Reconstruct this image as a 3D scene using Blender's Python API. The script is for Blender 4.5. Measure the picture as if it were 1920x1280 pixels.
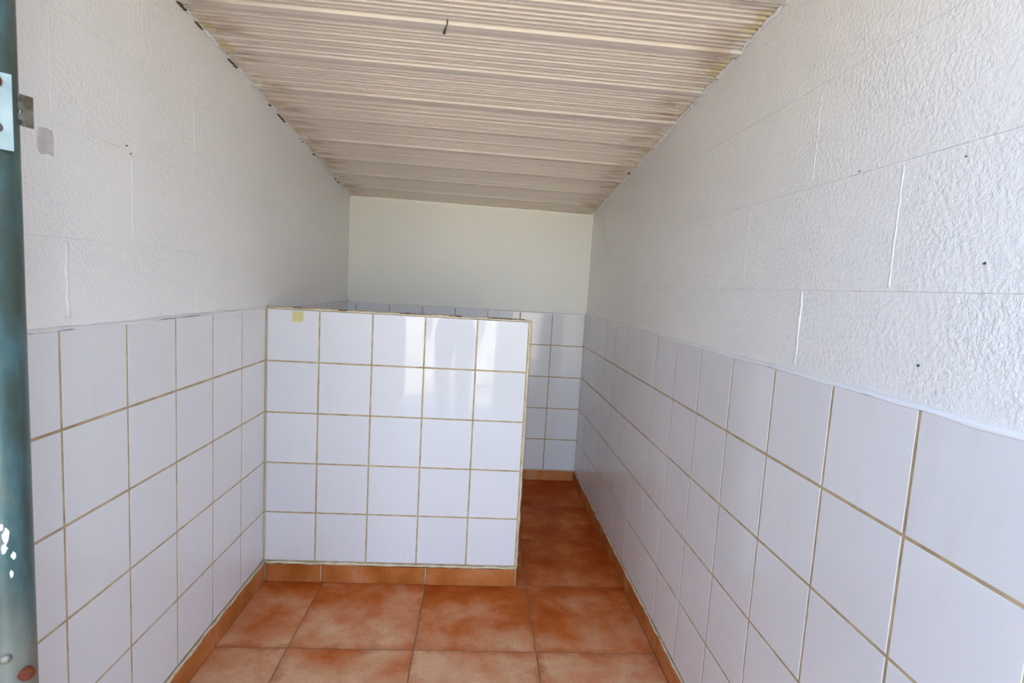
import bpy, bmesh, math, random
from mathutils import Vector, Matrix

U = 0.2                      # one wall-tile pitch in metres; plan coordinates below are in tiles
rnd = random.Random(7)
for o in list(bpy.data.objects):
    bpy.data.objects.remove(o)
scene = bpy.context.scene
COL = scene.collection

# ------------------------------------------------------------------ camera
CAM = (4.0464, -10.4842, 6.0879)
PITCH, YAW, ROLL, FPX = -0.10169, 0.06085, 0.05713, 1015.88
c, s = math.cos, math.sin
fw = Vector((s(YAW)*c(PITCH), c(YAW)*c(PITCH), s(PITCH)))
rt = Vector((c(YAW), -s(YAW), 0)); up = rt.cross(fw)
r2 = c(ROLL)*rt + s(ROLL)*up; u2 = -s(ROLL)*rt + c(ROLL)*up
cam_d = bpy.data.cameras.new('camera'); cam = bpy.data.objects.new('camera', cam_d); COL.objects.link(cam)
m = Matrix((r2, u2, -fw)).transposed().to_4x4(); m.translation = Vector(CAM)*U
cam.matrix_world = m
cam_d.sensor_width = 36.0; cam_d.lens = FPX/1920*36.0; cam_d.clip_start = 0.02
cam_d.dof.use_dof = True; cam_d.dof.focus_distance = 2.1; cam_d.dof.aperture_fstop = 13
scene.camera = cam

# ------------------------------------------------------------------ world, sun, exposure
w = bpy.data.worlds.new('sky'); scene.world = w; w.use_nodes = True
nt = w.node_tree; nt.nodes.clear()
sky = nt.nodes.new('ShaderNodeTexSky'); sky.sky_type = 'NISHITA'; sky.sun_disc = False
SUN_EL, SUN_AZ = math.radians(56), math.radians(-25)
sky.sun_elevation = SUN_EL; sky.sun_rotation = SUN_AZ
sky.air_density = 1.0; sky.dust_density = 2.5; sky.ozone_density = 1.0
bg = nt.nodes.new('ShaderNodeBackground'); bg.inputs['Strength'].default_value = 0.30
wo = nt.nodes.new('ShaderNodeOutputWorld')
nt.links.new(sky.outputs[0], bg.inputs[0]); nt.links.new(bg.outputs[0], wo.inputs[0])
sd = bpy.data.lights.new('sun', 'SUN'); sd.energy = 4.2; sd.angle = math.radians(0.53); sd.color = (1.0, 0.97, 0.92)
sun = bpy.data.objects.new('sun', sd); COL.objects.link(sun)
# the sun stands behind the building (+y), so the doorway side lies in shade
sdir = Vector((math.sin(SUN_AZ)*math.cos(SUN_EL), math.cos(SUN_AZ)*math.cos(SUN_EL), math.sin(SUN_EL)))
sun.rotation_euler = sdir.to_track_quat('Z', 'Y').to_euler(); sun.location = (0, 10, 12)
vs = scene.view_settings
vs.view_transform = 'Standard'; vs.look = 'None'; vs.gamma = 1.0; vs.use_curve_mapping = False
vs.exposure = 3.23
scene.cycles.max_bounces = 9; scene.cycles.diffuse_bounces = 8; scene.cycles.glossy_bounces = 3
scene.cycles.use_adaptive_sampling = True; scene.cycles.adaptive_threshold = 0.04

# ------------------------------------------------------------------ materials
def mat(name, base=(0.8,0.8,0.8), rough=0.5, spec=0.5, metal=0.0):
    m = bpy.data.materials.new(name); m.use_nodes = True
    b = m.node_tree.nodes['Principled BSDF']
    b.inputs['Base Color'].default_value = (*base, 1); b.inputs['Roughness'].default_value = rough
    b.inputs['Specular IOR Level'].default_value = spec; b.inputs['Metallic'].default_value = metal
    return m, m.node_tree, b
def nd(t, kind, **kw):
    n = t.nodes.new(kind)
    for k, v in kw.items():
        if k in n.inputs: n.inputs[k].default_value = v
        else: setattr(n, k, v)
    return n
def ramp(t, src, stops):
    r = t.nodes.new('ShaderNodeValToRGB'); cr = r.color_ramp
    while len(cr.elements) < len(stops): cr.elements.new(0.5)
    for e, (p, col) in zip(cr.elements, stops): e.position = p; e.color = (*col, 1)
    t.links.new(src, r.inputs[0]); return r.outputs[0]
def mixc(t, fac, a, b, mode='MIX'):
    n = t.nodes.new('ShaderNodeMix'); n.data_type = 'RGBA'; n.blend_type = mode
    for sock, v in ((n.inputs[0], fac), (n.inputs[6], a), (n.inputs[7], b)):
        if isinstance(v, bpy.types.NodeSocket): t.links.new(v, sock)
        elif isinstance(v, (int, float)): sock.default_value = v
        else: sock.default_value = (*v, 1)
    return n.outputs[2]
def mth(t, op, a, b=None):
    n = t.nodes.new('ShaderNodeMath'); n.operation = op
    for i, v in enumerate((a, b)):
        if v is None: continue
        if isinstance(v, bpy.types.NodeSocket): t.links.new(v, n.inputs[i])
        else: n.inputs[i].default_value = v
    return n.outputs[0]
def geo(t): return t.nodes.new('ShaderNodeNewGeometry').outputs['Position']
def mapped(t, vec, scale=(1,1,1), loc=(0,0,0)):
    n = t.nodes.new('ShaderNodeMapping'); n.inputs['Scale'].default_value = scale; n.inputs['Location'].default_value = loc
    t.links.new(vec, n.inputs[0]); return n.outputs[0]
def noise(t, vec, scale, detail=3, rough=0.5, dist=0.0):
    n = nd(t, 'ShaderNodeTexNoise', Scale=scale, Detail=detail, Roughness=rough, Distortion=dist)
    t.links.new(vec, n.inputs['Vector']); return n.outputs['Fac']
def bump(t, b, h, strength, dist):
    n = nd(t, 'ShaderNodeBump', Strength=strength, Distance=dist)
    t.links.new(h, n.inputs['Height']); t.links.new(n.outputs[0], b.inputs['Normal'])

M = {}
def tile_mat():
    m, t, b = mat('white_glazed_tile', (0.78,0.785,0.81), 0.035, 0.28)
    g = geo(t); oi = t.nodes.new('ShaderNodeObjectInfo')
    col = ramp(t, oi.outputs['Random'], [(0,(0.79,0.795,0.805)),(1,(0.82,0.825,0.835))])
    st = noise(t, mapped(t, g, (6,6,1.2)), 4, 2)
    st = ramp(t, st, [(0.60,(0,0,0)),(0.80,(0.16,0.16,0.16))])
    t.links.new(mixc(t, st, col, (0.66,0.60,0.52)), b.inputs['Base Color'])
    b.inputs['Roughness'].default_value = 0.035
    bump(t, b, noise(t, g, 10, 0), 0.08, 0.003)
    return m
M['tile'] = tile_mat()
def grout_mat():
    m, t, b = mat('ochre_grout', (0.5,0.42,0.3), 0.85, 0.2)
    g = geo(t)
    a = ramp(t, noise(t, g, 22, 4), [(0.35,(0.42,0.31,0.17)),(0.6,(0.58,0.46,0.28))])
    d = ramp(t, noise(t, mapped(t, g, loc=(3,1,2)), 9, 5, 0.7), [(0.60,(0,0,0)),(0.74,(0.75,0.75,0.75))])
    t.links.new(mixc(t, d, a, (0.20,0.13,0.07)), b.inputs['Base Color'])
    bump(t, b, noise(t, g, 150, 3), 0.5, 0.002)
    return m
M['grout'] = grout_mat()
def paint_mat(name, scale, strength, base=(0.915,0.915,0.895), rough=0.34):
    m, t, b = mat(name, base, rough, 0.5)
    g = geo(t)
    n1 = noise(t, g, scale, 2, 0.55)
    if strength > 0.3:
        amp = nd(t, 'ShaderNodeMapRange'); t.links.new(noise(t, g, 5.5, 1), amp.inputs[0])
        amp.inputs[1].default_value = 0.3; amp.inputs[2].default_value = 0.7; amp.inputs[3].default_value = 0.45; amp.inputs[4].default_value = 1.15
        pk = ramp(t, n1, [(0.33,(0,0,0)),(0.74,(1,1,1))])
        n1 = mth(t, 'MULTIPLY', pk, amp.outputs[0])
    bump(t, b, n1, strength, 0.0035)
    return m
M['block'] = paint_mat('white_painted_block', 125, 0.38)
M['plaster'] = paint_mat('white_smooth_plaster', 60, 0.10, (0.89,0.865,0.79), 0.5)
M['bead'] = paint_mat('white_paint_bead', 120, 0.25, (0.88,0.88,0.88))
def stain_mat():
    m, t, b = mat('grey_damp_patch', (0.56,0.54,0.50), 0.6, 0.3)
    g = geo(t); t.links.new(ramp(t, noise(t, g, 60, 4), [(0.3,(0.56,0.55,0.52)),(0.7,(0.72,0.71,0.68))]), b.inputs['Base Color'])
    bump(t, b, noise(t, g, 120, 3), 0.5, 0.003); return m
M['stain'] = stain_mat()
def terracotta(name, dark=False):
    m, t, b = mat(name, (0.5,0.25,0.12), 0.5, 0.10)
    oi = t.nodes.new('ShaderNodeObjectInfo'); tc = t.nodes.new('ShaderNodeTexCoord')
    ob = tc.outputs['Object']
    off = t.nodes.new('ShaderNodeVectorMath'); off.operation = 'ADD'
    cmb = t.nodes.new('ShaderNodeCombineXYZ'); sc = mth(t, 'MULTIPLY', oi.outputs['Random'], 40.0)
    t.links.new(sc, cmb.inputs[0]); t.links.new(sc, cmb.inputs[1])
    t.links.new(ob, off.inputs[0]); t.links.new(cmb.outputs[0], off.inputs[1]); v = off.outputs[0]
    big = noise(t, v, 5.5, 4, 0.55, 0.15)
    if dark:
        col = ramp(t, big, [(0.32,(0.40,0.115,0.02)),(0.52,(0.55,0.19,0.055)),(0.70,(0.64,0.31,0.16))])
    else:
        # deep fired red, worn and dusted; corridor dimness painted in, paler by the door
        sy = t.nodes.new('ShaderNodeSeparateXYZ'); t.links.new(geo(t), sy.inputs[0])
        wear_light = nd(t, 'ShaderNodeMapRange'); t.links.new(sy.outputs[1], wear_light.inputs[0])
        wear_light.inputs[1].default_value = 0.30; wear_light.inputs[2].default_value = -0.55; wear_light.inputs[3].default_value = -0.20; wear_light.inputs[4].default_value = 0.17
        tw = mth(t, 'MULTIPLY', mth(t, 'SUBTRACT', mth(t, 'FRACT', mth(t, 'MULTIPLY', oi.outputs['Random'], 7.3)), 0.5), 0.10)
        k = mth(t, 'ADD', mth(t, 'ADD', big, wear_light.outputs[0]), tw)
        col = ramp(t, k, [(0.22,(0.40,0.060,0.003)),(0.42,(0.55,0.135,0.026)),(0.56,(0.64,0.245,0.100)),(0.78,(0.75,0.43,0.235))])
        # ragged darker fired rim of each tile
        sp = t.nodes.new('ShaderNodeSeparateXYZ'); t.links.new(ob, sp.inputs[0])
        e = mth(t, 'MAXIMUM', mth(t, 'ABSOLUTE', sp.outputs[0]), mth(t, 'ABSOLUTE', sp.outputs[1]))
        e = mth(t, 'ADD', e, mth(t, 'MULTIPLY', mth(t, 'SUBTRACT', noise(t, v, 10, 4, 0.65), 0.5), 0.16))
        rim = ramp(t, e, [(0.178,(0,0,0)),(0.215,(0.65,0.65,0.65))])
        col = mixc(t, rim, col, (0.46,0.105,0.014))
    fine = ramp(t, noise(t, v, 90, 4), [(0.3,(0.90,0.90,0.90)),(0.7,(1.04,1.04,1.04))])
    t.links.new(mixc(t, 1.0, col, fine, 'MULTIPLY'), b.inputs['Base Color'])
    bump(t, b, noise(t, v, 45, 2), 0.2, 0.002)
    return m
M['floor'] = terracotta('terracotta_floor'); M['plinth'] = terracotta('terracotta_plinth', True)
def simple(key, name, c1, c2, scale, rough=0.8, metal=0.0, bs=0.3, bd=0.002, spec=0.3, stretch=(1,1,1)):
    m, t, b = mat(name, c1, rough, spec, metal); g = mapped(t, geo(t), stretch)
    t.links.new(ramp(t, noise(t, g, scale, 5, 0.6), [(0.35,c1),(0.65,c2)]), b.inputs['Base Color'])
    bump(t, b, noise(t, g, scale*2, 4), bs, bd); M[key] = m; return m, t, b
simple('floor_joint', 'grey_floor_joint', (0.20,0.11,0.06), (0.34,0.22,0.14), 40, 0.9, spec=0.1)
simple('cream', 'cream_edge_grout', (0.64,0.52,0.31), (0.78,0.70,0.52), 45, 0.7)
simple('brown', 'brown_crack', (0.10,0.06,0.03), (0.22,0.14,0.07), 60, 0.9)
simple('dark', 'dark_speck', (0.05,0.045,0.04), (0.10,0.09,0.08), 80, 0.8)
simple('tape', 'yellow_masking_tape', (0.66,0.60,0.26), (0.74,0.68,0.36), 60, 0.6)
simple('apron', 'pale_concrete', (0.52,0.50,0.47), (0.62,0.60,0.57), 3, 0.85)
simple('ground', 'sandy_ground', (0.44,0.38,0.27), (0.56,0.50,0.37), 1.2, 0.95)
simple('grass', 'dry_green_grass', (0.20,0.24,0.08), (0.36,0.36,0.14), 2, 0.9)
simple('render', 'grey_render', (0.15,0.145,0.14), (0.21,0.205,0.20), 5, 0.9)
simple('post', 'weathered_timber', (0.13,0.12,0.11), (0.20,0.18,0.16), 12, 0.85, stretch=(3,3,0.4))
simple('roof', 'grey_roof', (0.30,0.28,0.26), (0.38,0.36,0.33), 6, 0.8)
simple('zinc', 'galvanised_plate', (0.24,0.30,0.28), (0.34,0.41,0.38), 40, 0.45, 0.2, 0.1)
simple('tab', 'worn_steel', (0.10,0.085,0.05), (0.30,0.28,0.23), 45, 0.40, 0.4, 0.15)
simple('rust', 'rusty_bolt', (0.11,0.022,0.008), (0.22,0.055,0.018), 120, 0.8, 0.0, 0.5)
simple('flake', 'bare_white_flake', (0.70,0.72,0.76), (0.82,0.84,0.86), 80, 0.4)
simple('cloth_dark', 'dark_cotton', (0.05,0.06,0.09), (0.08,0.09,0.13), 60, 0.9)
simple('cloth_shirt', 'grey_cotton', (0.18,0.19,0.21), (0.24,0.25,0.27), 60, 0.9)
simple('skin', 'skin', (0.50,0.32,0.23), (0.56,0.37,0.27), 40, 0.55)
simple('hair', 'brown_hair', (0.05,0.03,0.02), (0.09,0.06,0.04), 90, 0.7)
def teal_mat():
    m, t, b = mat('teal_galvanised_paint', (0.16,0.27,0.27), 0.35, 0.5, 0.15)
    g = mapped(t, geo(t), (1,1,0.35))
    a = ramp(t, noise(t, g, 26, 5, 0.6), [(0.30,(0.050,0.055,0.024)),(0.46,(0.048,0.080,0.070)),(0.60,(0.065,0.130,0.130)),(0.78,(0.19,0.18,0.11))])
    sp = t.nodes.new('ShaderNodeSeparateXYZ'); t.links.new(geo(t), sp.inputs[0])
    low = nd(t, 'ShaderNodeMapRange'); t.links.new(mth(t, 'ADD', sp.outputs[2], mth(t, 'MULTIPLY', noise(t, g, 30, 4), 0.16)), low.inputs[0])
    low.inputs[1].default_value = 0.95; low.inputs[2].default_value = 0.85; low.inputs[3].default_value = 0.0; low.inputs[4].default_value = 0.75
    t.links.new(mixc(t, low.outputs[0], a, (0.24,0.22,0.17)), b.inputs['Base Color'])
    bump(t, b, noise(t, g, 60, 4), 0.25, 0.002)
    return m
M['teal'] = teal_mat()

# room dimensions (in tiles)
W, H, YB = 7.336, 0.4164, 6.2056
AL, AR = 0.0067, -0.0066
ROOF_Y = -10.0
YF = -8.5                                      # front end of the side walls
RDZ = -0.069
CZ0, CA, CB = 9.184, -0.1106, -0.01337          # ceiling plane z = CZ0 + CA*y + CB*x
def ceil_z(x, y): return CZ0 + CA*y + CB*x

def ceiling_mat():
    m, t, b = mat('ribbed_cream_board', (0.70,0.62,0.52), 0.5, 0.4)
    g = geo(t)
    st = noise(t, mapped(t, g, (0.5,60,0.0)), 1.0, 4, 0.65)
    col = ramp(t, st, [(0.30,(0.73,0.645,0.565)),(0.5,(0.79,0.715,0.62)),(0.70,(0.83,0.77,0.675))])
    # wall paint brushed over the board ends, ragged, with yellowish stains beside it
    sp = t.nodes.new('ShaderNodeSeparateXYZ'); t.links.new(g, sp.inputs[0])
    x = sp.outputs[0]
    d = mth(t, 'MINIMUM', x, mth(t, 'SUBTRACT', W*U, x))
    n1 = noise(t, mapped(t, g, (4,14,4)), 1.6, 6, 0.7)
    e = mth(t, 'SUBTRACT', d, mth(t, 'MULTIPLY', mth(t, 'SUBTRACT', n1, 0.36), 0.15))
    rust = ramp(t, mth(t, 'SUBTRACT', e, 0.05), [(0.0,(1,1,1)),(0.07,(0,0,0))])
    n3 = ramp(t, noise(t, mapped(t, g, (5,40,5)), 1.0, 3), [(0.45,(0,0,0)),(0.62,(0.6,0.6,0.6))])
    col = mixc(t, mth(t, 'MULTIPLY', rust, n3), col, (0.40,0.27,0.17))
    paint = ramp(t, e, [(0.0,(1,1,1)),(0.008,(0,0,0))])
    yel = ramp(t, noise(t, mapped(t, g, (6,6,6)), 1.5, 3), [(0.42,(0.76,0.73,0.66)),(0.62,(0.66,0.56,0.34))])
    col = mixc(t, paint, col, yel)
    t.links.new(col, b.inputs['Base Color'])
    bump(t, b, noise(t, g, 90, 3), 0.15, 0.001)
    return m
M['ceiling'] = ceiling_mat()

# ------------------------------------------------------------------ builders
def link(name, me, material, parent=None, loc=(0,0,0), kind=None, label=None, cat=None, group=None):
    o = bpy.data.objects.new(name, me); COL.objects.link(o); o.location = loc
    if material is not None and not me.materials: me.materials.append(M[material])
    if parent is not None: o.parent = parent
    if kind: o['kind'] = kind
    if label: o['label'] = label
    if cat: o['category'] = cat
    if group: o['group'] = group
    return o
def mesh(name, verts, faces, smooth=False):
    me = bpy.data.meshes.new(name); me.from_pydata([tuple(v) for v in verts], [], faces)
    bm = bmesh.new(); bm.from_mesh(me); bmesh.ops.recalc_face_normals(bm, faces=bm.faces); bm.to_mesh(me); bm.free()
    if smooth:
        for p in me.polygons: p.use_smooth = True
    me.update(); return me
def box_mesh(name, lo, hi):
    (a,b_,c_),(d,e,f) = lo, hi
    v = [(a,b_,c_),(d,b_,c_),(d,e,c_),(a,e,c_),(a,b_,f),(d,b_,f),(d,e,f),(a,e,f)]
    v = [tuple(q*U for q in p) for p in v]
    return mesh(name, v, [(0,3,2,1),(4,5,6,7),(0,1,5,4),(1,2,6,5),(2,3,7,6),(3,0,4,7)])
def FL(sc, z, o): return Vector((AL*sc + o, sc, z))
def FR(sc, z, o): return Vector((W + AR*sc - o, sc, z))
def FB(sc, z, o): return Vector((sc, YB - o, z))
def FP(sc, z, o): return Vector((sc, -o, z))
def FF(sc, y, o): return Vector((sc, y, o))                     # floor: s=x, t=y, offset=up
def inset(poly, d):
    n = len(poly); out = []
    ar = sum(poly[i][0]*poly[(i+1)%n][1]-poly[(i+1)%n][0]*poly[i][1] for i in range(n))
    sg = 1 if ar > 0 else -1
    for i in range(n):
        p0, p1, p2 = Vector(poly[i-1]), Vector(poly[i]), Vector(poly[(i+1)%n])
        e1, e2 = (p1-p0).normalized(), (p2-p1).normalized()
        n1, n2 = Vector((-e1.y,e1.x))*sg, Vector((-e2.y,e2.x))*sg
        k = n1+n2; den = 1+n1.dot(n2)
        q = p1 + k*(d/max(den,0.25)); out.append((q.x,q.y))
    return out
CACHE = {}
def piece(name, frame, poly, o0, o1, ch, material, parent, jit=0.0):
    """a chamfered slab in a wall frame; alike slabs share one mesh"""
    cs = sum(p[0] for p in poly)/len(poly); cz = sum(p[1] for p in poly)/len(poly)
    key = (name, frame.__name__, material, tuple((round(p[0]-cs,3), round(p[1]-cz,3)) for p in poly), o0, o1)
    org = frame(cs, cz, 0)
    if key not in CACHE:
        n = len(poly); ins = inset(poly, ch); V = []
        for p in poly: V.append((frame(p[0],p[1],o0)-org)*U)
        for p in poly: V.append((frame(p[0],p[1],o1-ch*0.8)-org)*U)
        for p in ins: V.append((frame(p[0],p[1],o1)-org)*U)
        Fc = [tuple(range(n)), tuple(range(2*n,3*n))]
        for r in (0, n):
            for i in range(n): Fc.append((r+i, r+(i+1)%n, r+n+(i+1)%n, r+n+i))
        CACHE[key] = mesh(name, V, Fc)
    o = link(name, CACHE[key], material, parent, org*U)
    if jit: o.rotation_euler = tuple(rnd.uniform(-jit,jit) for _ in range(3))
    return o
def rect(a, b, z0, z1): return [(a,z0),(b,z0),(b,z1),(a,z1)]
def clip_top(poly, fz):
    """keep the part of a wall polygon below the ceiling line z = fz(s)"""
    out = []; n = len(poly)
    for i in range(n):
        p, q = poly[i], poly[(i+1)%n]; dp, dq = fz(p[0])-p[1], fz(q[0])-q[1]
        if dp >= 0: out.append(p)
        if (dp >= 0) != (dq >= 0):
            k = dp/(dp-dq); out.append((p[0]+k*(q[0]-p[0]), p[1]+k*(q[1]-p[1])))
    return out
def slab(name, frame, poly, o0, o1, material, parent=None, kind=None):
    V = [frame(p[0],p[1],o0)*U for p in poly]+[frame(p[0],p[1],o1)*U for p in poly]; n = len(poly)
    Fc = [tuple(range(n)), tuple(range(n,2*n))]+[(i,(i+1)%n,n+(i+1)%n,n+i) for i in range(n)]
    return link(name, mesh(name, V, Fc), material, parent, kind=kind)

# ------------------------------------------------------------------ ground outside, floor
apron = link('ground_apron', box_mesh('ground_apron', (-30,-17.0,-1.0), (40,-8.52,-0.12)), 'apron', kind='structure')
ground = link('ground', box_mesh('ground', (-500,-700,-2.0), (500,300,-0.30)), 'ground', kind='structure')
floor = link('floor', box_mesh('floor', (-0.6,-8.5,-1.0), (8.1,6.7,-0.010)), 'floor_joint', kind='structure')
FX0, FY0, FPT, J = 1.1708, 0.05, 2.0486, 0.018
xs = [0.02, FX0, FX0+FPT, FX0+2*FPT, W-0.03]
ys = [FY0+FPT*k for k in range(-4, 4)]; ys[-1] = YB-0.02
for i in range(4):
    for k in range(len(ys)-1):
        x0, x1, y0, y1 = xs[i]+J/2, xs[i+1]-J/2, ys[k]+J/2, ys[k+1]-J/2
        if y0 < -8.4: y0 = -8.4
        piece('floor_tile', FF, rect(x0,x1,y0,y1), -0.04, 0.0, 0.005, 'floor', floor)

# ------------------------------------------------------------------ walls with their tiles, blocks, plinths
TJ = 0.030
BO = -0.035      # painted block face lies a little behind the tile face
def tiles(parent, frame, s_joints, z0, rows=5, jit=0.0012):
    for a, b_ in zip(s_joints[:-1], s_joints[1:]):
        for k in range(rows):
            da, db = TJ/2, TJ/2
            piece('tile', frame, rect(a+da, b_-db, z0+k+TJ/2, z0+k+1-TJ/2), -0.05, 0.0, 0.004, 'tile', parent, jit)
def blocks(parent, frame, courses, s0, s1, fz):
    for z0, z1, js in courses:
        ed = [s0]+[j for j in js if s0 < j < s1]+[s1]
        for a, b_ in zip(ed[:-1], ed[1:]):
            g = 0.0015
            poly = clip_top(rect(a+g, b_-g, z0+g*0.6, z1-g*0.6), fz)
            if len(poly) < 3: continue
            piece('block', frame, poly, BO-0.12, BO+rnd.uniform(-0.0012,0.0012), rnd.uniform(0.002,0.004), 'block', parent)
def plinth(parent, frame, joints, h, th=0.05):
    for a, b_ in zip(joints[:-1], joints[1:]):
        piece('plinth_tile', frame, rect(a+0.015, b_-0.015, 0.0, h), 0.0, th, 0.012, 'plinth', parent)
def ragged(name, frame, pts, o0, hgt, dep, material, parent, seg=0.12, var=0.5, seed=1):
    """an irregular bead running along a polyline of (s, z) points in a wall frame"""
    r = random.Random(seed); V = []; Fc = []
    line = []
    for (a, za), (b_, zb) in zip(pts[:-1], pts[1:]):
        n = max(2, int(math.hypot(b_-a, zb-za)/seg))
        for i in range(n): line.append((a+(b_-a)*i/n, za+(zb-za)*i/n))
    line.append(pts[-1])
    d = Vector((pts[-1][0]-pts[0][0], pts[-1][1]-pts[0][1])).normalized(); nn = Vector((-d.y, d.x))
    for i, (a, z) in enumerate(line):
        h1 = hgt*(1+var*r.uniform(-1,1)); h2 = hgt*(1+var*r.uniform(-1,1)); dd = dep*(1+0.5*var*r.uniform(-1,1))
        prof = [(-h1,0),(-h1*0.6,dd*0.8),(0,dd),(h2*0.6,dd*0.8),(h2,0)]
        V += [frame(a+nn.x*q, z+nn.y*q, o0+o)*U for q, o in prof]
        if i:
            p, q = (i-1)*5, i*5
            Fc += [(p+j, p+j+1, q+j+1, q+j) for j in range(4)]+[(p+4,p,q,q+4)]
    L = (len(line)-1)*5; Fc += [(0,1,2,3,4),(L+4,L+3,L+2,L+1,L)]
    return link(name, mesh(name, V, Fc, True), material, parent)

def fillet(frame, s0, s1, zt, parent, seed, seg=0.10):
    """paint brushed from the wall over the top edge of the tiles, with a ragged lower edge"""
    q = random.Random(seed); n = int((s1-s0)/seg); V = []; Fc = []; w_ = 0.0
    for i in range(n+1):
        a = s0+(s1-s0)*i/n; w_ = 0.75*w_+q.uniform(-0.010,0.010)
        for z, o in ((zt-0.022+w_*0.7, 0.0005), (zt-0.016+w_*0.7, 0.0018), (zt-0.006, 0.0015), (zt+0.004+w_*0.3, -0.012), (zt+0.020+w_*0.5, BO+0.001), (zt+0.010, BO-0.02)):
            V.append(frame(a, z, o)*U)
        if i:
            A, B = (i-1)*6, i*6
            Fc += [(A+j, A+j+1, B+j+1, B+j) for j in range(5)]+[(A+5,A,B,B+5)]
    Fc += [(0,1,2,3,4,5), tuple(n*6+j for j in range(6))]
    return link('paint_edge', mesh('paint_edge', V, Fc, True), 'bead', parent)
zc = lambda x: (lambda y: ceil_z(x, y)+0.03)
# left wall
wl = slab('wall_left', FL, [(YF,-0.5),(YB+0.5,-0.5),(YB+0.5,ceil_z(0,YB)+0.1),(YF,ceil_z(0,YF)+0.1)], -0.75, BO-0.02, 'block', kind='structure')
ZT = H+5
slab('grout', FL, rect(YF+0.02, YB, 0.0, ZT-0.02), BO-0.02, -0.005, 'grout', wl)
tiles(wl, FL, [YF+0.02, -7.993, -6.993, -5.993, -4.993, -3.993, -2.993, -1.993, -0.993, 0.0, 1.0, 2.0, 3.0, 4.0, 5.0, YB], H)
cl = [(ZT, 6.31, [-7.3,-4.83,-2.40,0.13,2.59,5.1]), (6.31, 7.385, [-6.3,-3.81,-1.37,1.15,3.55]),
      (7.385, 8.43, [-7.45,-4.97,-2.45,0.02,2.5,5.0]), (8.43, 9.48, [-6.1,-3.58,-1.1,1.4,3.9]), (9.48, 10.6, [-7.5,-5.0,-2.5,0])]
blocks(wl, FL, cl, YF+0.02, YB, zc(0))
fillet(FL, YF+0.02, YB, ZT, wl, 3)
for (a, z0, z1, hh, sd_) in [(-4.83,5.52,6.26,0.028,5),(-3.81,6.34,7.34,0.012,6),(-2.45,7.42,8.40,0.011,7),(-3.58,8.47,9.3,0.010,8),(0.02,7.45,8.4,0.010,9),(-1.37,6.35,7.35,0.007,10),(-4.97,7.42,8.40,0.012,12),(-2.40,5.52,6.28,0.012,13),(0.13,5.52,6.28,0.010,14),(1.15,6.35,7.35,0.010,15),(2.59,5.55,6.25,0.010,16),(3.55,6.35,7.3,0.010,17)]:
    ragged('mortar_ridge', FL, [(a,z0),(a,z1)], BO-0.002, hh*0.9, hh*0.55, 'block', wl, 0.07, 0.6, sd_)
piece('damp_patch', FL, [(-5.15,7.10),(-5.11,7.05),(-5.02,7.07),(-4.965,7.06),(-4.96,7.20),(-4.975,7.29),(-5.06,7.30),(-5.14,7.28)], BO-0.03, BO+0.012, 0.006, 'stain', wl)
bl = link('baseboard_left', bpy.data.meshes.new('baseboard_left'), None, kind='structure')
plinth(bl, FL, [YF+0.1, -6.1, -4.05, -2.0, -0.03], 0.375)
ragged('grout_line', FL, [(YF+0.1,0.39),(-0.02,0.39)], 0.0, 0.022, 0.045, 'cream', bl, 0.14, 0.7, 21)
plinth(bl, FL, [0.55, 2.1, 4.15, YB-0.06], 0.36)

# right wall
wr = slab('wall_right', FR, [(YF,-0.5),(YB+0.5,-0.5),(YB+0.5,ceil_z(W,YB)+0.1),(YF,ceil_z(W,YF)+0.1)], -0.75, BO-0.02, 'block', kind='structure')
HR = H+RDZ; ZR = HR+5
slab('grout', FR, rect(YF+0.02, YB, 0.0, ZR-0.02), BO-0.02, -0.005, 'grout', wr)
tiles(wr, FR, [YF+0.02, -7.658]+[-6.658+k for k in range(0,13)]+[YB], HR)
crr = [(ZR, 6.22, [-7.45,-4.95,-2.45,0.05,2.5,5.0]), (6.22, 7.28, [-6.14,-3.65,-1.22,1.3,3.8]),
       (7.28, 8.31, [-7.4,-4.91,-2.4,0.1,2.6,5.1]), (8.31, 9.35, [-6.1,-3.63,-1.25,1.18,3.7]), (9.35, 10.6, [-7.5,-4.9,-2.4,0])]
blocks(wr, FR, crr, YF+0.02, YB, zc(W))
fillet(FR, YF+0.02, YB, ZR, wr, 4)
for (a, z0, z1, hh, sd_) in [(-4.95,5.42,6.2,0.026,31),(-3.65,6.25,7.25,0.010,32),(-4.91,7.32,8.28,0.012,33),(-3.63,8.35,9.25,0.012,34),(-1.25,8.35,9.1,0.009,35),(-6.14,6.25,7.25,0.014,36),(-2.45,5.42,6.2,0.010,37),(-1.22,6.25,7.25,0.010,38),(1.18,8.35,8.9,0.009,39)]:
    ragged('mortar_ridge', FR, [(a,z0),(a,z1)], BO-0.002, hh*0.9, hh*0.36, 'block', wr, 0.07, 0.6, sd_)
br = link('baseboard_right', bpy.data.meshes.new('baseboard_right'), None, kind='structure')
plinth(br, FR, [YF+0.1, -6.1, -4.05, -2.0, 0.05, 2.1, 4.15, YB-0.06], 0.33)
ragged('grout_line', FR, [(YF+0.1,0.335),(YB-0.06,0.335)], 0.0, 0.014, 0.04, 'cream', br, 0.14, 0.7, 22)

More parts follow.
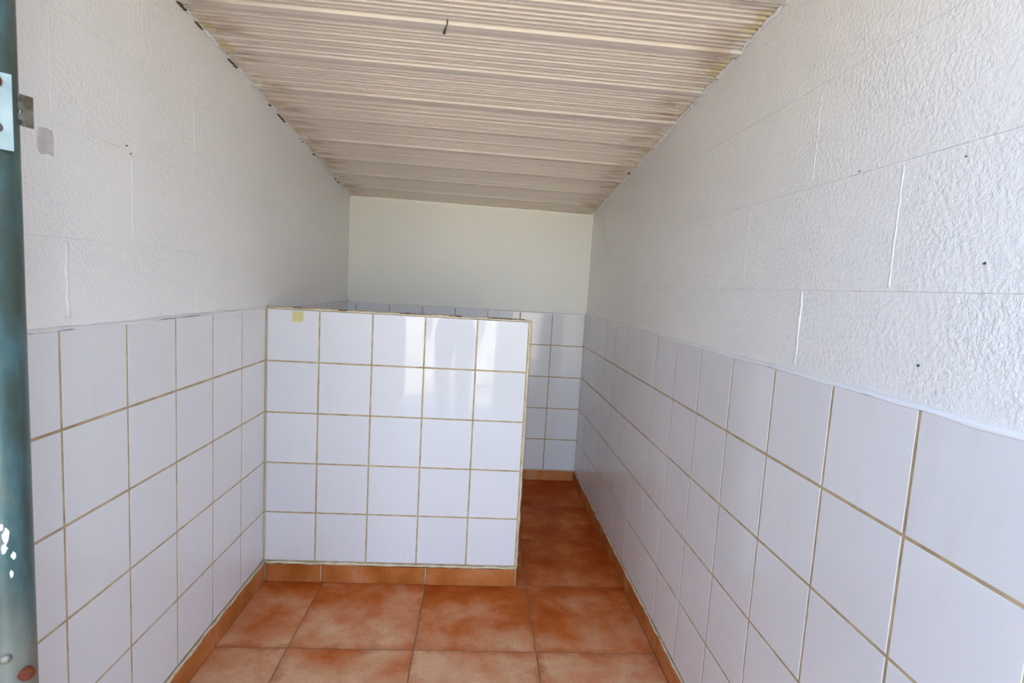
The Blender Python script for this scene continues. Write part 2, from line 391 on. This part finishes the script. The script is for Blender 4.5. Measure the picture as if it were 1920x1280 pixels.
# back wall
wb = slab('wall_back', FB, [(-0.6,-0.5),(W+0.6,-0.5),(W+0.6,8.35),(-0.6,8.45)], -0.7, BO, 'plaster', kind='structure')
slab('grout', FB, rect(0, W, 0.0, ZR-0.02), BO-0.02, -0.005, 'grout', wb)
tiles(wb, FB, [0.0, 0.27, 1.27, 2.27, 3.27, 4.27, 5.27, 6.28, W-0.03], HR-0.02)
fillet(FB, 0.0, W-0.03, ZR-0.02, wb, 41)
slab('plaster_face', FB, [(-0.03,ZR),(W-0.02,ZR),(W-0.02,ceil_z(W,YB)-0.0),(-0.03,ceil_z(0,YB))], BO-0.02, BO+0.01, 'plaster', wb)
bb = link('baseboard_back', bpy.data.meshes.new('baseboard_back'), None, kind='structure')
plinth(bb, FB, [0.06, 1.17, 3.22, 5.27, W-0.07], 0.32)
ragged('grout_line', FB, [(0.06,0.325),(W-0.07,0.325)], 0.0, 0.012, 0.04, 'cream', bb, 0.14, 0.7, 23)

# low partition wall
PX, PT = 5.0, 0.52
wp = link('wall_partition', box_mesh('wall_partition', (0.0,0.03,0.0), (PX+0.04,PT,ZT-0.01)), 'plaster', kind='structure')
slab('grout', FP, rect(0.0, PX+0.035, 0.0, ZT-0.015), -0.03, -0.005, 'grout', wp)
tiles(wp, FP, [0.018,1.0,2.0,3.0,4.0,5.0], H)
ragged('grout_edge', FP, [(0.0,ZT+0.012),(PX+0.05,ZT+0.012)], -0.05, 0.026, 0.065, 'cream', wp, 0.09, 0.55, 51)
ragged('grout_edge', FP, [(PX+0.028,H-0.02),(PX+0.028,ZT+0.01)], -0.05, 0.032, 0.058, 'cream', wp, 0.12, 0.3, 52)
for a, b_, sd_ in [(0.50,0.68,61),(2.50,2.98,62),(3.45,3.70,63),(1.35,1.50,64),(4.20,4.90,65)]:
    ragged('brown_stain', FP, [(a,ZT+0.03),(b_,ZT+0.03)], -0.02, 0.011, 0.03, 'brown', wp, 0.05, 0.7, sd_)
for z0, z1, sd_ in [(1.55,1.66,66),(0.55,0.95,67)]:
    ragged('brown_stain', FP, [(PX+0.052,z0),(PX+0.052,z1)], -0.04, 0.010, 0.045, 'brown', wp, 0.05, 0.6, sd_)
bp_ = link('baseboard_partition', bpy.data.meshes.new('baseboard_partition'), None, kind='structure')
plinth(bp_, FP, [0.06, 1.13, 3.21, PX+0.03], 0.355, 0.045)
ragged('grout_line', FP, [(0.05,0.385),(PX+0.03,0.385)], 0.0, 0.030, 0.035, 'cream', bp_, 0.12, 0.6, 24)
for a in (1.13, 3.21):
    ragged('grout_line', FP, [(a,0.02),(a,0.36)], 0.0, 0.015, 0.047, 'cream', bp_, 0.1, 0.3, 25)
# tile corner grout between the left wall and the partition
ragged('corner_grout', FP, [(0.012,0.1),(0.012,ZT)], 0.0, 0.014, 0.012, 'cream', wp, 0.2, 0.5, 26)

# front wall left of the doorway
wf = link('wall_front', box_mesh('wall_front', (-0.7,-8.5,-0.3), (1.38,-7.75,ceil_z(0,-8)+0.1)), 'plaster', kind='structure')

# unseen side walls, added to block oblique sky light at the doorway
link('wall_light_blocker_left', box_mesh('wall_light_blocker_left', (-1.9,-14.5,-0.3), (0.3,-8.52,11.0)), 'render', kind='structure')
link('wall_light_blocker_right', box_mesh('wall_light_blocker_right', (8.12,-14.0,-0.3), (8.95,-8.52,11.0)), 'render', kind='structure')

# ------------------------------------------------------------------ ceiling of ribbed boards
ce_v = []
for dz in (0.10, 0.45):
    for x, y in ((-0.9,ROOF_Y),(8.3,ROOF_Y),(8.3,YB+1.0),(-0.9,YB+1.0)): ce_v.append(Vector((x,y,ceil_z(x,y)+dz))*U)
ceiling = link('ceiling', mesh('ceiling', ce_v, [(0,1,2,3),(4,5,6,7),(0,1,5,4),(1,2,6,5),(2,3,7,6),(3,0,4,7)]), 'roof', kind='structure')
PP = 1.165; y0 = -2.98
def panel(ya, yb, z_off, nr=11):
    """one board: a flat lip next to the joint and a row of ribs, all running across the room"""
    lip = 0.125; L = yb-ya; D = 0.062; pr = [(0.0,0.09),(0.006,-0.028),(lip,-0.024),(lip+0.010,D)]
    p = (L-lip-0.045)/nr
    for i in range(nr):
        a = lip+0.010+p*i; j = rnd.uniform(-0.008,0.006); k_ = rnd.uniform(-0.05,0.05)
        pr += [(a+p*(0.44+k_),D),(a+p*(0.56+k_),0.0+j),(a+p*(0.84+k_),0.0+j),(a+p*0.95,D)]
    pr += [(L-0.030,D),(L-0.026,0.09)]
    xa, xb = -0.03, W+0.05; V = []; Fc = []
    for q, h in pr:
        y = ya+q
        for x in (xa, xb): V.append(Vector((x, y, ceil_z(x,y)+h+z_off))*U)
    n = len(pr)
    for i in range(n-1): Fc.append((2*i,2*i+1,2*i+3,2*i+2))
    k = len(V)
    for q in (0, L):
        for x in (xa, xb): V.append(Vector((x, ya+q, ceil_z(x,ya+q)+0.12))*U)
    Fc += [(0,1,k+1,k),(2*n-2,2*n-1,k+3,k+2),(k,k+1,k+3,k+2),
           tuple([2*i for i in range(n)]+[k+2,k]), tuple([2*i+1 for i in range(n)]+[k+3,k+1])]
    link('ceiling_board', mesh('ceiling_board', V, Fc), 'ceiling', ceiling)
k = -5
while True:
    a, b_ = y0+PP*k, y0+PP*(k+1)
    if a > YB: break
    panel(max(a, YF), min(b_, YB+0.02), rnd.uniform(-0.010,0.010)); k += 1
ragged('sealant_bead', FL, [(YF+0.1,ceil_z(0,YF+0.1)-0.005),(YB-0.02,ceil_z(0,YB)-0.005)], -0.04, 0.020, 0.045, 'bead', ceiling, 0.07, 0.8, 71)
ragged('sealant_bead', FR, [(YF+0.1,ceil_z(W,YF+0.1)-0.005),(YB-0.02,ceil_z(W,YB)-0.005)], -0.04, 0.026, 0.045, 'bead', ceiling, 0.06, 0.9, 72)
for i in range(15):
    a = rnd.choice((-2.75,-2.5,-1.85,-1.4,0.1,0.55,0.8,2.0,2.7,4.6))+rnd.uniform(-0.15,0.15); l_ = rnd.uniform(0.03,0.22)
    ragged('crack', FL, [(a,ceil_z(0,a)-0.035),(a+l_,ceil_z(0,a+l_)-0.035)], -0.03, 0.0032, 0.040, 'brown', ceiling, 0.02, 0.6, 80+i)
for i in range(5):
    a = [-2.87,-0.62,1.7,-4.1,2.2][i]; l_ = 0.05
    ragged('crack', FR, [(a,ceil_z(W,a)-0.01),(a+l_,ceil_z(W,a+l_)-0.01)], -0.02, 0.014, 0.06, 'brown', ceiling, 0.03, 0.6, 100+i)

# ------------------------------------------------------------------ small marks on the walls
def speck(parent, frame, sc, z, o, r, seed):
    q = random.Random(seed); n = 7
    poly = [(sc+0.6*r*q.uniform(0.7,1.2)*math.cos(i*6.283/n), z+0.6*r*q.uniform(0.7,1.2)*math.sin(i*6.283/n)) for i in range(n)]
    piece('hole_speck', frame, poly, o-0.02, o+0.010, 0.002, 'dark', parent)
speck(wr, FR, -6.55, 5.66, BO, 0.020, 1); speck(wr, FR, -6.98, 6.42, BO, 0.016, 2); speck(wr, FR, -5.62, 7.30, BO, 0.012, 3)
speck(wr, FR, -6.72, 7.18, BO, 0.012, 4); speck(wl, FL, -3.90, 7.42, BO, 0.016, 5); speck(wl, FL, -3.83, 7.35, BO, 0.014, 6)

ragged('dark_gap', FR, [(YB-0.035,3.88),(YB-0.035,4.42)], -0.01, 0.012, 0.016, 'brown', wr, 0.08, 0.6, 45)
piece('red_speck', FF, [(7.05+0.016*math.cos(i*1.05), -1.87+0.016*math.sin(i*1.05)) for i in range(6)], -0.005, 0.004, 0.002, 'rust', floor)
# masking tape on the first partition tile
tp = [(0.48,5.16),(0.49,5.18),(0.68,5.185),(0.70,5.24),(0.695,5.385),(0.50,5.39)]
t_ = piece('masking_tape', FP, tp, 0.0005, 0.004, 0.001, 'tape', None)
t_['label'] = 'torn scrap of yellow masking tape stuck to the top left partition tile'; t_['category'] = 'tape'

# short dark stub hanging from the ceiling joint
def tube(name, pts, radii, material, parent=None, n=10, smooth=True):
    V = []; Fc = []
    for i, (p, r) in enumerate(zip(pts, radii)):
        d = (Vector(pts[min(i+1,len(pts)-1)])-Vector(pts[max(i-1,0)])).normalized()
        a = d.orthogonal().normalized(); b_ = d.cross(a)
        V += [(Vector(p)+(a*math.cos(j*2*math.pi/n)+b_*math.sin(j*2*math.pi/n))*r)*U for j in range(n)]
        if i:
            o = (i-1)*n
            Fc += [(o+j, o+(j+1)%n, o+n+(j+1)%n, o+n+j) for j in range(n)]
    Fc += [tuple(range(n)), tuple(range(len(V)-n,len(V)))]
    return link(name, mesh(name, V, Fc, smooth), material, parent)
zz = ceil_z(3.42,-2.98)
hk = tube('wire_stub', [(3.425,-2.985,zz+0.03),(3.42,-2.98,zz-0.03),(3.405,-2.97,zz-0.07),(3.39,-2.96,zz-0.11),(3.38,-2.95,zz-0.145),(3.378,-2.948,zz-0.15)],
          [0.008,0.008,0.010,0.018,0.018,0.008], 'dark')
hk['label'] = 'short dark stub hanging from the widest ceiling board joint'; hk['category'] = 'stub'

# ------------------------------------------------------------------ metal door post at the left
PXC, PYC, PR = 1.50, -7.5, 0.13
post = bpy.data.objects.new('door_post', None); COL.objects.link(post); post.location = Vector((PXC,PYC,0))*U
post['label'] = 'teal weathered round metal door post at the left edge with latch plate'; post['category'] = 'door post'
def child(o):
    o.parent = post; o.matrix_parent_inverse = Matrix.Translation(-post.location); return o
zp = ceil_z(PXC,PYC)+0.02
child(tube('pipe', [(PXC,PYC,0.0),(PXC,PYC,3),(PXC,PYC,6),(PXC,PYC,zp)], [PR]*4, 'teal', n=40))
def face_pt(ang, z, o):      # a point on the pipe surface, ang from the direction towards the camera
    A = math.radians(-47+ang)
    return Vector((PXC+(PR+o)*math.cos(A), PYC+(PR+o)*math.sin(A), z))
def wrap(name, poly, o0, o1, material, parent=None):
    """a patch bent round the pipe: poly of (angle, z)"""
    bm = bmesh.new()
    n = len(poly)
    lo = [bm.verts.new(face_pt(a,z,o0)*U) for a, z in poly]; hi = [bm.verts.new(face_pt(a,z,o1)*U) for a, z in poly]
    bm.faces.new(hi)
    for i in range(n): bm.faces.new((lo[i],lo[(i+1)%n],hi[(i+1)%n],hi[i]))
    bmesh.ops.recalc_face_normals(bm, faces=bm.faces)
    me = bpy.data.meshes.new(name); bm.to_mesh(me); bm.free()
    return child(link(name, me, material))
# latch plate: a flat plate set across the pipe, facing the camera
def plate(name, cx, cy, ang, w0, w1, z0, z1, th, material, hole=None, bev=0.006):
    """upright plate starting at (cx,cy), running w0..w1 along direction ang, optional round hole (u, z, ru, rz)"""
    A = math.radians(ang); du = Vector((math.cos(A), math.sin(A), 0)); dn = Vector((-du.y, du.x, 0))
    bm = bmesh.new(); n = 24
    P = lambda u, z, o: (Vector((cx,cy,0))+du*u+Vector((0,0,z))+dn*o)*U
    if hole:
        hu, hz, ru, rz = hole; ring_o = []; ring_i = []
        for i in range(n):
            t = 2*math.pi*(i+0.5)/n; ca, sa = math.cos(t), math.sin(t)
            k = min((w1-hu)/ca if ca > 1e-6 else 1e9, (w0-hu)/ca if ca < -1e-6 else 1e9, (z1-hz)/sa if sa > 1e-6 else 1e9, (z0-hz)/sa if sa < -1e-6 else 1e9)
            ring_o.append((hu+ca*k, hz+sa*k)); ring_i.append((hu+ru*ca, hz+rz*sa))
        # pull the outer ring's nearest points onto the corners
        for cu, cz_ in ((w0,z0),(w0,z1),(w1,z0),(w1,z1)):
            j = min(range(n), key=lambda i: (ring_o[i][0]-cu)**2+(ring_o[i][1]-cz_)**2); ring_o[j] = (cu,cz_)
        R_ = [[bm.verts.new(P(u,z,o)) for u, z in rg] for rg, o in ((ring_o,0),(ring_i,0),(ring_i,th),(ring_o,th))]
        for a in range(4):
            b_ = (a+1)%4
            for i in range(n): bm.faces.new((R_[a][i],R_[a][(i+1)%n],R_[b_][(i+1)%n],R_[b_][i]))
    else:
        q = [(w0,z0),(w1,z0),(w1,z1),(w0,z1)]
        lo = [bm.verts.new(P(u,z,0)) for u, z in q]; hi = [bm.verts.new(P(u,z,th)) for u, z in q]
        bm.faces.new(lo); bm.faces.new(hi)
        for i in range(4): bm.faces.new((lo[i],lo[(i+1)%4],hi[(i+1)%4],hi[i]))
    bmesh.ops.recalc_face_normals(bm, faces=bm.faces)
    me = bpy.data.meshes.new(name); bm.to_mesh(me); bm.free()
    return child(link(name, me, material))
# flat keeper plate across the pipe front, then the bent tab with its hole reaching into the room
AX = 47.0
A_ = math.radians(AX); tang = Vector((math.cos(A_), math.sin(A_),0)); outw = Vector((math.sin(A_), -math.cos(A_),0))
pc = Vector((PXC,PYC,0))+outw*(PR*0.98)
kp = plate('keeper_plate', pc.x, pc.y, AX, -0.17, 0.085, 6.62, 6.99, -0.012, 'zinc', hole=(0.005,6.725,0.030,0.050))
tb = plate('latch_tab', PXC+0.105, PYC+0.0, 73.0, -0.05, 0.125, 6.770, 6.928, 0.012, 'tab', hole=(0.060,6.842,0.013,0.016))
def disc(name, centre, normal, r, th, material, n=14):
    normal = Vector(normal).normalized(); cpt = Vector(centre)
    return tube(name, [cpt, cpt+normal*th*0.7, cpt+normal*th], [r, r*0.95, r*0.6], material, n=n)
kpc = pc+outw*0.012
child(disc('rivet', kpc+tang*0.015+Vector((0,0,6.945)), outw, 0.036, 0.014, 'rust'))
tdir = Vector((math.cos(math.radians(73)), math.sin(math.radians(73)), 0))
for dz in (6.785, 6.900): child(disc('weld_spot', Vector((PXC+0.105, PYC, dz))+tdir*0.055, (tdir.y,-tdir.x,0), 0.013, 0.006, 'dark'))
child(disc('slot_shade', kpc+tang*0.022+Vector((0,0,6.725)), outw, 0.026, 0.004, 'dark'))  # dark disc paints the shade inside the plate slot
fp = face_pt(28, 3.79, 0)
child(disc('rusty_bolt', face_pt(30,3.80,-0.02), face_pt(30,3.80,1)-face_pt(30,3.80,0), 0.038, 0.065, 'rust', 8))
child(disc('bolt', face_pt(-5,3.93,-0.01), face_pt(-5,3.93,1)-face_pt(-5,3.93,0), 0.028, 0.03, 'tab', 8))
def blob(ca, cz_, ra, rz, seed, n=11):
    q = random.Random(seed)
    return [(ca+ra*q.uniform(0.65,1.15)*math.cos(i*6.283/n), cz_+rz*q.uniform(0.7,1.15)*math.sin(i*6.283/n)) for i in range(n)]
for a, z, ra, rz, sd_ in [(4,4.62,7,0.045,1),(0,4.55,6,0.03,2),(16,4.50,5,0.022,3),(11,4.40,4,0.022,4),(-4,4.67,4,0.02,5)]:
    wrap('paint_flake', blob(a,z,ra,rz,sd_), -0.01, 0.004, 'flake')


# ------------------------------------------------------------------ the photographer, standing behind the camera
def skin_mesh(name, joints, bones, material, parent, sub=2):
    me = bpy.data.meshes.new(name)
    me.from_pydata([j[0] for j in joints], bones, [])
    o = link(name, me, material, parent)
    md = o.modifiers.new('skin', 'SKIN'); md.use_smooth_shade = True
    for i, j in enumerate(joints):
        sv = me.skin_vertices[0].data[i]; sv.radius = (j[1], j[2] if len(j) > 2 else j[1]); sv.use_root = (i == 0)
    sb = o.modifiers.new('subdivision', 'SUBSURF'); sb.levels = sub; sb.render_levels = sub
    return o
def chain(J, Bn, start, pts):
    k = start
    for p in pts:
        J.append(p); Bn.append((k, len(J)-1)); k = len(J)-1
    return k

PXM, PYM, PZM = 0.60, -2.50, -0.024
person = bpy.data.objects.new('person', None); COL.objects.link(person); person.location = (PXM, PYM, PZM)
person['label'] = 'person in dark trousers standing outside, seen as a dark reflection in the partition tiles'; person['category'] = 'person'
J = [((0,0,0.92),0.105,0.075), ((0,0,1.10),0.090,0.060), ((0,0.0,1.28),0.095,0.060), ((0,0,1.41),0.080,0.050), ((0,0.005,1.49),0.056,0.056),
     ((0,0.018,1.56),0.066,0.080), ((0,0.02,1.64),0.090,0.108), ((0,0.01,1.715),0.070,0.085)]
Bn = [(0,1),(1,2),(2,3),(3,4),(4,5),(5,6),(6,7)]
for sx in (-1, 1):
    chain(J, Bn, 0, [((sx*0.085,0,0.83),0.085,0.09), ((sx*0.085,0.012,0.48),0.058,0.062), ((sx*0.085,-0.015,0.27),0.052,0.056), ((sx*0.085,-0.02,0.09),0.036,0.042), ((sx*0.09,0.03,0.045),0.036,0.034), ((sx*0.10,0.13,0.03),0.034,0.024)])
    e = chain(J, Bn, 3, [((sx*0.18,0,1.40),0.055,0.055), ((sx*0.215,-0.02,1.12),0.040,0.042), ((sx*0.225,0.03,0.90),0.026,0.026), ((sx*0.225,0.045,0.855),0.032,0.016), ((sx*0.223,0.055,0.81),0.036,0.014)])
    for f, (dy, l_) in enumerate(((-0.028,0.070),(-0.009,0.080),(0.010,0.076),(0.028,0.060))):
        chain(J, Bn, e, [((sx*0.221,0.058+dy,0.80),0.0085), ((sx*0.216,0.062+dy,0.80-l_*0.5),0.008), ((sx*0.205,0.066+dy,0.80-l_),0.0065)])
    chain(J, Bn, e-1, [((sx*0.215,0.085,0.835),0.0105), ((sx*0.205,0.105,0.800),0.0095), ((sx*0.198,0.110,0.775),0.008)])
body = skin_mesh('body', J, Bn, 'skin', person)
T_ = [((0,0,0.93),0.140,0.108), ((0,0,1.00),0.134,0.10)]; Tb = [(0,1)]
for sx in (-1, 1):
    chain(T_, Tb, 0, [((sx*0.086,0,0.83),0.098,0.103), ((sx*0.086,0.012,0.48),0.074,0.078), ((sx*0.086,-0.012,0.27),0.066,0.070), ((sx*0.086,-0.015,0.075),0.058,0.066)])
skin_mesh('trousers', T_, Tb, 'cloth_dark', person)
S_ = [((0,0,0.94),0.165,0.125), ((0,0,1.10),0.160,0.120), ((0,0.005,1.28),0.175,0.130), ((0,0,1.40),0.140,0.105), ((0,0,1.46),0.080,0.078)]; Sb = [(0,1),(1,2),(2,3),(3,4)]
for sx in (-1, 1):
    chain(S_, Sb, 3, [((sx*0.18,0,1.40),0.068,0.068), ((sx*0.205,-0.012,1.22),0.056,0.058), ((sx*0.212,-0.018,1.15),0.056,0.058)])
skin_mesh('shirt', S_, Sb, 'cloth_shirt', person)
for sx in (-1, 1):
    skin_mesh('shoe', [((sx*0.09,-0.05,0.045),0.042,0.04), ((sx*0.092,0.03,0.045),0.044,0.04), ((sx*0.10,0.13,0.032),0.042,0.03), ((sx*0.10,0.17,0.028),0.030,0.024)], [(0,1),(1,2),(2,3)], 'cloth_dark', person)
skin_mesh('hair', [((0,-0.045,1.56),0.070,0.050), ((0,-0.035,1.66),0.098,0.090), ((0,0.0,1.735),0.088,0.100)], [(0,1),(1,2)], 'hair', person)
for sx in (-1, 1):
    tube('eye', [(( PXM+sx*0.030)/U-PXM/U, 0.098/U, 1.64/U),((PXM+sx*0.030)/U-PXM/U, 0.108/U, 1.64/U)], [0.05,0.03], 'dark', person, 10)
    tube('ear', [(sx*0.072/U, 0.0, 1.60/U),(sx*0.085/U, -0.01/U, 1.64/U),(sx*0.080/U, -0.005/U, 1.665/U)], [0.06,0.09,0.05], 'skin', person, 8)
tube('nose', [(0,0.10/U,1.645/U),(0,0.122/U,1.612/U),(0,0.108/U,1.602/U)], [0.03,0.065,0.05], 'skin', person, 8)
tube('mouth', [(-0.022/U,0.092/U,1.572/U),(0,0.099/U,1.570/U),(0.022/U,0.092/U,1.572/U)], [0.012,0.028,0.012], 'rust', person, 8)

# ------------------------------------------------------------------ outside, in front of the doorway
def timber(x0, x1, y0_, y1_, h, label):
    o = bpy.data.objects.new('porch_post', None); COL.objects.link(o); o.location = Vector(((x0+x1)/2,(y0_+y1_)/2,-0.12))*U
    o['label'] = label; o['category'] = 'post'; o['group'] = 'porch posts before the doorway'
    a, b_ = (x1-x0)/2, (y1_-y0_)/2
    for nm, lo, hi, mt in (('shaft',(-a,-b_,0.0),(a,b_,h),'post'),('foot',(-a-0.12,-b_-0.12,0.0),(a+0.12,b_+0.12,0.25),'apron'),('cap',(-a-0.1,-b_-0.1,h),(a+0.1,b_+0.1,h+0.2),'post')):
        me = box_mesh(nm, lo, hi); p = link(nm, me, mt, o)
        bv = p.modifiers.new('bevel', 'BEVEL'); bv.width = 0.006; bv.segments = 2
timber(-1.26,-0.25,-16.4,-15.4,11.5,'wide dark porch post reflected left of centre in the partition tiles')
timber(0.02,0.50,-16.2,-15.8,11.5,'slim dark porch post reflected beside the wide one')
timber(4.85,6.35,-16.5,-15.4,11.5,'broad dark porch post reflected at the right end of the partition')
beam = link('porch_beam', box_mesh('porch_beam', (-2.2,-16.35,11.58), (7.4,-15.55,12.3)), 'post', label='dark timber beam resting across the tops of the porch posts', cat='beam')
# tufts of grass on the sunlit sand
gv = []; gf = []
gr = random.Random(11)
for i in range(1600):
    y = -17.3-abs(gr.gauss(0,1))*16; x = gr.uniform(-18,26)
    if math.sin(x*0.55+y*0.33)+math.sin(y*0.7-x*0.2) < 0.15: continue
    for j in range(7):
        a = gr.uniform(0,6.283); l_ = gr.uniform(0.25,0.7); bx, by = x+gr.uniform(-0.3,0.3), y+gr.uniform(-0.3,0.3)
        dx, dy = math.cos(a), math.sin(a); k0 = len(gv)
        gv += [Vector((bx-dy*0.04,by+dx*0.04,-0.32))*U, Vector((bx+dy*0.04,by-dx*0.04,-0.32))*U, Vector((bx+dx*l_*0.5,by+dy*l_*0.5,-0.30+l_))*U]
        gf.append((k0,k0+1,k0+2))
gm = bpy.data.meshes.new('grass'); gm.from_pydata([tuple(v) for v in gv], [], gf)
link('grass', gm, 'grass', kind='stuff', label='dry green grass growing on the sunlit sandy ground outside', cat='grass')
